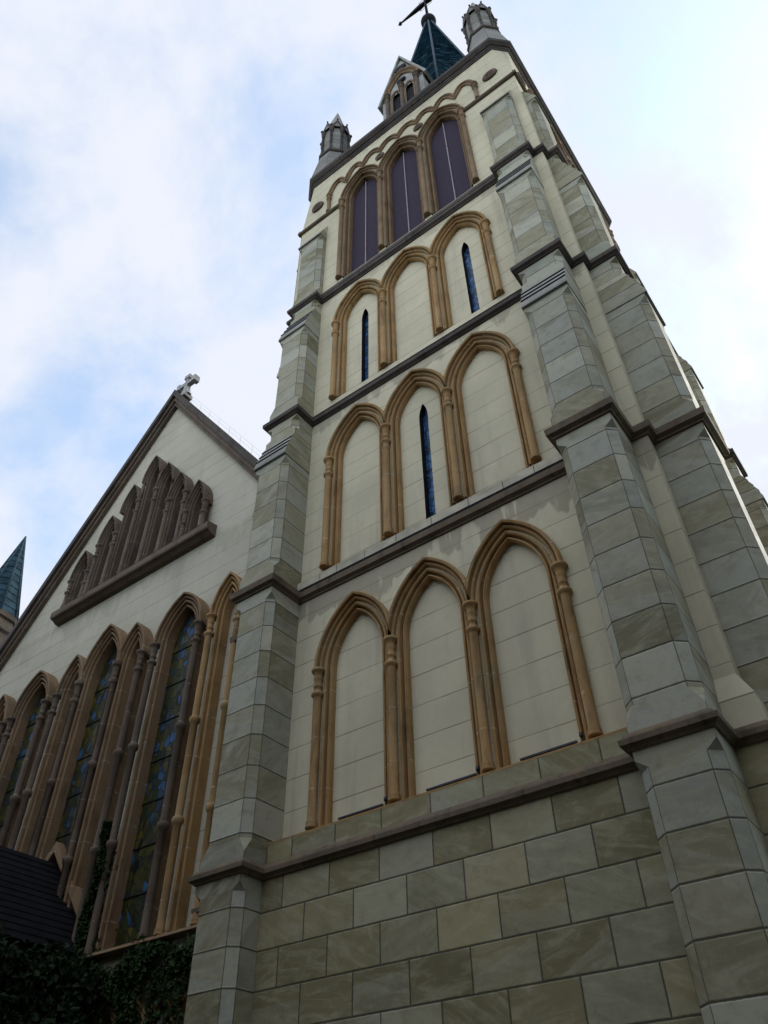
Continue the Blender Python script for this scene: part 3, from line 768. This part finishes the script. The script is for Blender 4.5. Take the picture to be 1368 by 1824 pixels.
# ================================================================ NAVE
nave = thing('church_nave', 'cream gabled church front with tall stained windows and a stepped row of lancets', 'church')
CX = -9.38; YW = .48
A_N = [(0, .56), (0, .34), (.025, .31), (.045, .325), (.052, .39), (.085, .39), (.092, .285), (.115, .265), (.138, .275), (.145, .34), (.168, .34), (.178, .25), (.20, .225), (.218, .24), (.224, .29), (.242, .29), (.25, .19), (.285, .175), (.305, .20), (.305, .485)]
J_N = [(0, .56), (0, .34), (.025, .31), (.045, .325), (.052, .39), (.085, .39), (.092, .285), (.115, .265), (.138, .275), (.145, .34), (.20, .34), (.215, .485)]
WIN = []   # (centre, half span, rise, springing, sill, kind)
for o in (-2.68, 0, 2.68): WIN.append((CX + o, .46, 1.03 if o == 0 else .82, 11.46 if o else 11.5, 5.30, 'glass'))
for o in (-4.18, -1.11, 1.11, 4.18): WIN.append((CX + o, .185, .58, 11.46, 5.35, 'blind'))
LAN = []
for o, zs in ((0, 18.05), (.735, 17.27), (1.45, 16.42), (2.345, 15.55)):
    for sg in ((1,) if o == 0 else (-1, 1)): LAN.append((CX + sg * o, .17, .60, zs, 14.62))
SL = 1.40; APEX = 21.62
def zr(x): return APEX - SL * abs(x - CX)
w = MB()
XL, XR = -17.0, -4.0
wall_open(w, XL, XR, 0, 13.6, [(x, s, r, zs, zb) for x, s, r, zs, zb, k in WIN], YW, 0, 12, .08)
# gable above: strips clipped by the slope
zz = [13.6, 14.62]
def strip_poly(pts): w.face([(x, YW, z) for x, z in pts])
strip_poly([(XL, 13.6), (XR, 13.6), (XR, zr(XR)), (CX + (APEX - 14.62) / SL if zr(XR) < 14.62 else XR, 14.62), (CX - (APEX - 14.62) / SL, 14.62), (CX - (APEX - 13.6) / SL, 13.6)][1:])
ops = sorted(LAN); x0 = CX - (APEX - 14.62) / SL
cuts = [CX - 2.9] + [(a[0] + b_[0]) / 2 for a, b_ in zip(ops, ops[1:])] + [CX + 2.9]
for o, a, c in zip(ops, cuts, cuts[1:]):
    xc, s, rise, zs, zb = o
    for sg, xe in ((-1, a), (1, c)):
        pts = [(xc + sg * (s + .06), YW, zb)] + arc_half(xc, s, rise, zs, .06, sg, 10, YW); pts[-1] = (xc, YW, pts[-1][2])
        for p, q in zip(pts, pts[1:]): w.face((p, (xe, YW, p[2]), (xe, YW, q[2]), q))
        t = pts[-1][2]; strip_poly([(xc, t), (xe, t), (xe, zr(xe)), (xc, zr(xc))])
strip_poly([(x0, 14.62), (CX - 2.9, 14.62), (CX - 2.9, zr(CX - 2.9))])
strip_poly([(CX + 2.9, 14.62), (XR, 14.62), (XR, zr(XR)), (CX + 2.9, zr(CX + 2.9))])
w.face(((XL, YW, 0), (XL, 24, 0), (XL, 24, zr(XL)), (XL, YW, zr(XL))))
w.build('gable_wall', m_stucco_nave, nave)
b = MB()
for sg in (-1, 1):
    xe = XL if sg < 0 else -4.05
    b.face(((CX, .9, APEX + .1), (CX, 24, APEX + .1), (xe, 24, zr(xe) + .1), (xe, .9, zr(xe) + .1)))
b.build('roof', m_copper, nave)
# coping with its moulded underside
b = MB()
def cop(o0, o1, y0, y1, m):
    for sg in (-1, 1):
        xe = -18.4 if sg < 0 else -3.76
        F = [(CX, y0, APEX + o0), (xe, y0, zr(xe) + o0), (xe, y0, zr(xe) + o1), (CX, y0, APEX + o1)]
        G = [(x, y1, z) for x, _, z in F]
        b.face(F, m); b.face(G[::-1], m)
        for i in range(4): b.face((F[i], G[i], G[(i + 1) % 4], F[(i + 1) % 4]), m)
cop(-.12, .06, .36, .60, 0); cop(.062, .26, .29, .80, 0); cop(.262, .56, .20, .98, 1)
b.build('gable_coping', [m_dbrown, m_stringup], nave)
# tall windows and narrow blind arches between them
for x, s, rise, zs, zb, kind in WIN:
    a = MB(); arch_mesh(a, x, s, rise, zs, zb, A_N, J_N)
    deep = MB()
    nm = 'tall_window' if kind == 'glass' else 'blind_arch'
    side = (abs(x - CX) > 3)
    ar = a.build(nm, m_orange if x > CX + 3 else (m_brown if kind == 'glass' else m_brown), nave)
    for sg in (-1, 1):
        column(x + sg * (s + .235), .225, 5.28, zs + .02, .07, rings=(7.13, 9.06), n=12).build('colonnette', m_orange if x > CX + 3 else m_dbrown, ar)
    if kind == 'glass':
        d = MB(); pane(d, x, s, rise, zs, zb, .55)
        for zz_ in [6.2 + .85 * i for i in range(7)]: d.box(x - s, x + s, .53, .545, zz_ - .006, zz_ + .006, 1)
        d.build('stained_glass', [m_glassw, m_dark], ar)
    else:
        d = MB(); pane(d, x, s + .02, rise, zs, zb, .545); d.build('blind_panel', m_stucco_nave, ar)
for x, s, rise, zs, zb in LAN:
    a = MB(); arch_mesh(a, x, s, rise, zs, zb, [(r * .72, y) for r, y in A_N], [(r * .72, y) for r, y in J_N])
    ar = a.build('lancet', m_dbrown, nave)
    d = MB(); pane(d, x, s + .02, rise, zs, zb, .55)
    d.build('lancet_panel', m_stucco_nave if abs(x - CX) > 2 else m_louvre, ar)
for o, zt in ((.37, 17.36), (1.10, 16.5), (1.80, 16.42), (1.985, 15.56), (2.71, 15.56)):
    for sg in (-1, 1):
        c = column(CX + sg * o, .27, 14.62, zt, .068, lower=.42)
        if o == .37: c.lathe(CX + sg * o, .27, [(.05, zt), (.05, 18.1)], 10)
        c.build('colonnette', m_dbrown, nave)
b = MB(); x0, x1 = CX - 3.07, CX + 3.07
pr = [(.49, 14.28), (.36, 14.30), (.27, 14.36), (.19, 14.38), (.17, 14.42), (.17, 14.58), (.21, 14.61), (.49, 14.66)]
for p, q in zip(pr, pr[1:]): b.face(((x0, p[0], p[1]), (x1, p[0], p[1]), (x1, q[0], q[1]), (x0, q[0], q[1])))
b.face([(x0, y, z) for y, z in pr]); b.face([(x1, y, z) for y, z in pr])
b.build('lancet_sill', m_dbrown, nave)
# window sill, slab course, and the low interlaced arcade under it
b = MB()
for p, q in zip([(.48, 5.36), (.14, 5.27), (.12, 5.22), (.16, 5.20)], [(.14, 5.27), (.12, 5.22), (.16, 5.20), (.30, 5.18)]):
    b.face(((XL, p[0], p[1]), (XR, p[0], p[1]), (XR, q[0], q[1]), (XL, q[0], q[1])))
b.build('window_sill', m_brown, nave)
b = MB(); rnd = random.Random(4); xs = [XL + .62 * i for i in range(22)]
for a, c in zip(xs, xs[1:]):
    b.face(((a, .29, 4.72), (c, .29, 4.72), (c, .29, 5.19), (a, .29, 5.19)), 0, [(0, 0), (c - a, 0), (c - a, .47), (0, .47)], rnd.random(), c - a, .47)
b.build('slab_course', m_slab, nave)
for i in range(6):
    xc = -4.75 - .67 * i; a = MB()
    arch_mesh(a, xc, .40, .62, 3.75, 1.2, [(0, .46), (0, .38), (.03, .34), (.06, .38), (.09, .33), (.12, .33), (.12, .47)], [(0, .46), (0, .38), (.05, .36), (.12, .38), (.12, .47)])
    ar = a.build('low_arcade_arch', m_orange, nave)
    column(xc - .335, .33, 1.2, 3.76, .06, lower=.3).build('colonnette', m_orange, ar)
# stone cross on the apex
b = MB(); bx, by, bz = CX + .02, .62, 22.18
b.box(bx - .22, bx + .22, by - .2, by + .2, bz - .15, bz + .05)
n_ = 10
for sx in (-1, 1):                       # foot flaring in a curve on both sides
    v = []
    for i in range(n_ + 1):
        t = i / n_; v.append((bx + sx * (.075 + .20 * (1 - math.sin(t * PI / 2))), bz + .05 + .62 * t))
    for p, q in zip(v, v[1:]):
        for y in (by - .10, by + .10): b.face(((bx, y, p[1]), (p[0], y, p[1]), (q[0], y, q[1]), (bx, y, q[1])))
        b.face(((p[0], by - .10, p[1]), (p[0], by + .10, p[1]), (q[0], by + .10, q[1]), (q[0], by - .10, q[1])))
b.box(bx - .08, bx + .08, by - .10, by + .10, bz + .66, bz + 1.12)
b.box(bx - .15, bx + .15, by - .13, by + .13, bz + 1.12, bz + 1.32)
for sg in (-1, 1):
    xa, xb = sorted((bx + sg * .081, bx + sg * .36)); b.box(xa, xb, by - .095, by + .095, bz + .72, bz + .92)
    xa, xb = sorted((bx + sg * .361, bx + sg * .54)); b.box(xa, xb, by - .13, by + .13, bz + .66, bz + .98)
b.build('stone_cross', m_cross, nave, Matrix.Translation((bx, by, bz)) @ Matrix.Scale(.82, 4) @ Matrix.Translation((-bx, -by, -bz)))
# thin safety line strung above the right slope of the coping
b = MB(); xs = [CX + .5 + .55 * i for i in range(9)]
P = [(x, .6, zr(x) + .56) for x in xs]
for x, y, z in P: b.tube([(x, y, z - .02), (x, y, z + .34)], .003, 5)
for h_ in (.17, .34): b.tube([(x, y, z + h_) for x, y, z in P], .0022, 5)
tag(b.build('safety_line', m_cross), 'thin pale wire line strung over the right slope of the gable coping', 'wire')

# ================================================================ small slate spire at the far left
tur = thing('corner_turret', 'small dark blue slate spire on a brown turret behind the left gable slope', 'turret')
tx, ty, tz = -22.89, 3.0, 25.0
def oct75(r): return [(tx + r * math.sin(math.radians(75 + 45 * i)), ty - r * math.cos(math.radians(75 + 45 * i))) for i in range(8)]
b = MB(); z = 20.5
while z < 24.7:
    z2 = min(z + .36, 24.95); A, B = oct75(.215 * (tz - z) + .025), oct75(max(.02, .215 * (tz - z2)))
    for i in range(8):
        q = (i + 1) % 8; b.face(((*A[i], z), (*A[q], z), (*B[q], z2), (*B[i], z2)))
        C_ = oct75(.215 * (tz - z) - .02); b.face(((*A[i], z), (*A[q], z), (*C_[q], z), (*C_[i], z)))
    z = z2
    if z >= 24.94: break
sp_ = b.build('spire', m_turslate, tur)
b = MB()
for i in range(8): b.tube([(*oct75(.215 * 4.5 + .02)[i], 20.5), (tx, ty, 25.05)], [.045, .03], 6)
b.build('hip_rolls', m_ridge, sp_)
b = MB()
def ringt(lv, m=0):
    rr = [[(*p, z) for p in oct75(r)] for z, r in lv]
    for a, c in zip(rr, rr[1:]):
        for i in range(8): b.face((a[i], a[(i + 1) % 8], c[(i + 1) % 8], c[i]), m)
ringt([(0, .86), (19.7, .86)])
b.build('wall', m_turret, tur)
b = MB(); ringt([(19.7, .86), (19.8, .96), (20.0, .98), (20.05, .93), (20.25, .93), (20.3, 1.02), (20.48, 1.05), (20.52, .9)])
b.build('cornice', m_dbrown, tur)

# ================================================================ porch
porch = thing('gabled_porch', 'low porch with a black slate gable roof in front of the tall windows', 'porch')
zt, sl = 7.27, 1.10
b = MB()
for sg in (-1, 1):
    n = 14
    for i in range(n):
        x0, x1 = 1.76 * i / n, 1.76 * (i + 1) / n
        b.face(((CX + sg * x0, .42, zt - sl * x0 + .0), (CX + sg * x0, -4.2, zt - sl * x0), (CX + sg * x1, -4.2, zt - sl * x1 + .02), (CX + sg * x1, .42, zt - sl * x1 + .02)))
        b.face(((CX + sg * x1, .42, zt - sl * x1 + .02), (CX + sg * x1, -4.2, zt - sl * x1 + .02), (CX + sg * x1, -4.2, zt - sl * x1), (CX + sg * x1, .42, zt - sl * x1)))
b.build('roof', m_roof, porch)
b = MB()
for sg in (-1, 1):
    pts = [(0, zt + .40), (0, zt + .20), (1.95, zt + .20 - sl * 1.95), (1.95, zt + .40 - sl * 1.95)]
    F = [(CX + sg * x, .30, z) for x, z in pts]; G = [(CX + sg * x, .476, z) for x, z in pts]
    b.face(F)
    for i in range(4): b.face((F[i], G[i], G[(i + 1) % 4], F[(i + 1) % 4]))
b.build('gable_coping', m_brown, porch)
b = MB(); b.box(CX - 1.6, CX + 1.6, -4.0, .28, 0, 5.35); b.face([(CX - 1.6, -4.0, 5.35), (CX + 1.6, -4.0, 5.35), (CX, -4.0, zt - .1)])
b.build('wall', m_turret, porch)

# ================================================================ ivy and shrubs
def leaf(mb, p, r, rnd, n=None, m=0):
    d = Vector((rnd.gauss(0, 1), rnd.gauss(0, 1), rnd.gauss(0, 1)))
    if n is not None: d = d * .55 + n
    d.normalize(); a = d.cross(Vector((rnd.random() - .5, rnd.random() - .5, rnd.random() - .5))).normalized(); c = d.cross(a)
    p = Vector(p); k = d * r * .25
    mb.mesh([p - a * r, p - c * r * .62 + k, p + a * r * 1.1, p + c * r * .62 + k], [(0, 1, 2), (0, 2, 3)], m)
rnd = random.Random(21)
# climbing the column between two windows
b = MB()
for i in range(2600):
    t = rnd.random() ** .8; z = 5.2 + 2.35 * t
    cx_ = -7.52 + .06 * math.sin(z * 4) - .06 * (1 - t); hw = .17 * (1.1 - .75 * t) + .05
    x = cx_ + rnd.gauss(0, .55) * hw
    leaf(b, (x, .12 + .12 * abs(x - cx_) / hw + rnd.uniform(-.05, .05), z), rnd.uniform(.035, .06), rnd, Vector((0, -1, .25)))
fol = thing('climbing_ivy', 'narrow tongue of dark ivy climbing the shaft between two stained windows', 'ivy')
b.build('leaves', m_ivy, fol)
b = MB(); b.tube([(-7.6, .14, .1), (-7.62, .13, 3), (-7.58, .15, 5.3), (-7.5, .14, 7.2)], [.03, .025, .018, .006], 6); b.build('stem', m_wood, fol)
# spreading along the sill and hanging over the slab course
b = MB(); st = MB()
for i in range(3300):
    x = rnd.uniform(-8.2, -4.3); u = (x + 8.2) / 3.9
    mid = 4.95 + .12 * math.sin(x * 3.1) + .05 * math.sin(x * 9) - .12 * (1 - u); th = .25 - .16 * u + .07 * math.sin(x * 5)
    leaf(b, (x, .14 + rnd.uniform(-.08, .07), mid + rnd.gauss(0, .6) * th), rnd.uniform(.025, .065), rnd, Vector((0, -1, .25)))
for j in range(15):
    x = rnd.uniform(-7.6, -4.7); z = 4.8; pts = [(x, .2, z)]; dx_ = rnd.uniform(-.8, .8)
    for q in range(9):
        x += dx_ * .1 + rnd.uniform(-.05, .05); z -= rnd.uniform(.05, .14); pts.append((x, .2 + rnd.uniform(-.05, .04), z))
    st.tube(pts, .010, 5)
    for p in pts:
        for q in range(14): leaf(b, (p[0] + rnd.gauss(0, .05), p[1] + rnd.uniform(-.06, .04), p[2] + rnd.gauss(0, .05)), rnd.uniform(.03, .055), rnd, Vector((0, -1, .2)))
fol = thing('trailing_ivy', 'dark ivy spreading along the window sill and hanging over the pale slabs', 'ivy')
b.build('leaves', m_ivy, fol); st.build('stems', m_wood, fol)
# dark shrub massed in front of the porch, shaped by many small clumps
b = MB(); st = MB(); core = [(-7.35, -4.2 + .62 * i, 4.72 + .1 * math.sin(i * 2.1), .62) for i in range(7)] + [(-7.1, -3.9 + .75 * i, 3.8, .8) for i in range(6)] + [(-6.9, -.25, 4.55, .5), (-6.7, -.5, 3.9, .6), (-6.5, -.2, 3.4, .7), (-6.3, -.25, 2.6, .7), (-7.0, -3.6, 2.6, .9), (-6.9, -2.4, 2.6, .9), (-6.8, -1.2, 2.6, .9), (-6.9, -2.8, 1.3, 1.0), (-6.8, -1.2, 1.2, 1.0), (-6.2, -.3, 1.4, .8)]
for cx_, cy_, cz_, R_ in core:
    st.tube([(-6.9 + .1 * cx_ + .7, cy_ * .6 - .6, 0), (cx_ + .1, cy_ * .9, cz_ * .5), (cx_, cy_, cz_)], [.06, .04, .02], 6)
    for i in range(int(1900 * R_ * R_ + 250)):
        d = Vector((rnd.gauss(0, 1), rnd.gauss(0, 1), rnd.gauss(0, 1))).normalized(); q = R_ * rnd.uniform(.45, 1.0) * (1 + .16 * math.sin(d.x * 7 + cx_ * 3) * math.sin(d.z * 8 + cz_))
        leaf(b, (cx_ + d.x * q, cy_ + d.y * q * .55, cz_ + d.z * q), rnd.uniform(.03, .09), rnd, d * .6)
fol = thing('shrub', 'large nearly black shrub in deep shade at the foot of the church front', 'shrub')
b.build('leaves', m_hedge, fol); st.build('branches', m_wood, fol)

# ================================================================ lamps on the lowest arcade sill
for x0, x1, lab in ((-1.82, -1.02, 'thin dark light bar on the sill of the left blind arch'), (-.28, .53, 'thin dark light bar on the sill of the middle blind arch'), (1.17, 1.97, 'thin dark light bar on the sill of the right blind arch')):
    t = thing('light_bar', lab, 'light', 'light bars on the arcade sill'); t.location = (0, 0, 0)
    b = MB(); b.box(x0, x1, .02, .055, 6.115, 6.138); b.build('housing', m_lamp, t)
    b = MB(); b.box(x0 + .02, x1 - .02, .025, .05, 6.1385, 6.142); b.build('diffuser', m_pale, t)
    for xx in (x0 + .12, x1 - .12):
        b = MB(); b.box(xx - .015, xx + .015, .03, .05, 6.06, 6.1145); b.build('bracket', m_lamp, t)
for x, lab in ((-.93, 'tiny dark spotlight beside the shaft right of the left blind arch'), (.57, 'tiny dark spotlight beside the shaft right of the middle blind arch'), (2.06, 'tiny dark spotlight beside the rightmost shaft of the lowest arcade')):
    t = thing('spotlight', lab, 'light', 'spotlights on the arcade sill')
    b = MB(); b.lathe(x, -.02, [(.022, 6.135), (.026, 6.14), (.026, 6.19), (.018, 6.195)], 10); b.build('lamp_head', m_lamp, t)
    b = MB(); b.lathe(x, -.02, [(.011, 6.02), (.011, 6.134)], 8); b.build('stalk', m_lamp, t)

# ================================================================ unseen trees, added behind and beside the viewer to block low skylight
b = MB(); rnd = random.Random(3)
for j in range(38):
    cx_ = -34 + 2.6 * j + rnd.uniform(-1, 1); cy_ = -19 + rnd.uniform(-2, 1.5)
    if j > 25: cx_ = -24 + 2.4 * (j - 26); cy_ = -12.5
    if j > 30: cx_ = 17 + rnd.uniform(-1, 1); cy_ = -17 + 2.6 * (j - 31)
    h_ = rnd.uniform(16, 19)
    b.tube([(cx_, cy_, 0), (cx_ + .2, cy_, h_ * .5), (cx_, cy_, h_ * .8)], [.3, .2, .06], 8, 1)
    for c in range(11):
        ox, oy, oz, R_ = cx_ + rnd.gauss(0, 1.1), cy_ + rnd.gauss(0, .9), rnd.uniform(.12, .92) * h_, rnd.uniform(1.5, 2.4)
        for i in range(110):
            d = Vector((rnd.gauss(0, 1), rnd.gauss(0, 1), rnd.gauss(0, 1))).normalized()
            leaf(b, (ox + d.x * R_, oy + d.y * R_, max(.3, oz + d.z * R_)), rnd.uniform(.28, .5), rnd, d * .5)
tag(b.build('skylight_blocking_trees', [m_hedge, m_wood]), 'unseen belt of dark trees added to keep low skylight off the church front', 'trees', kind='stuff')
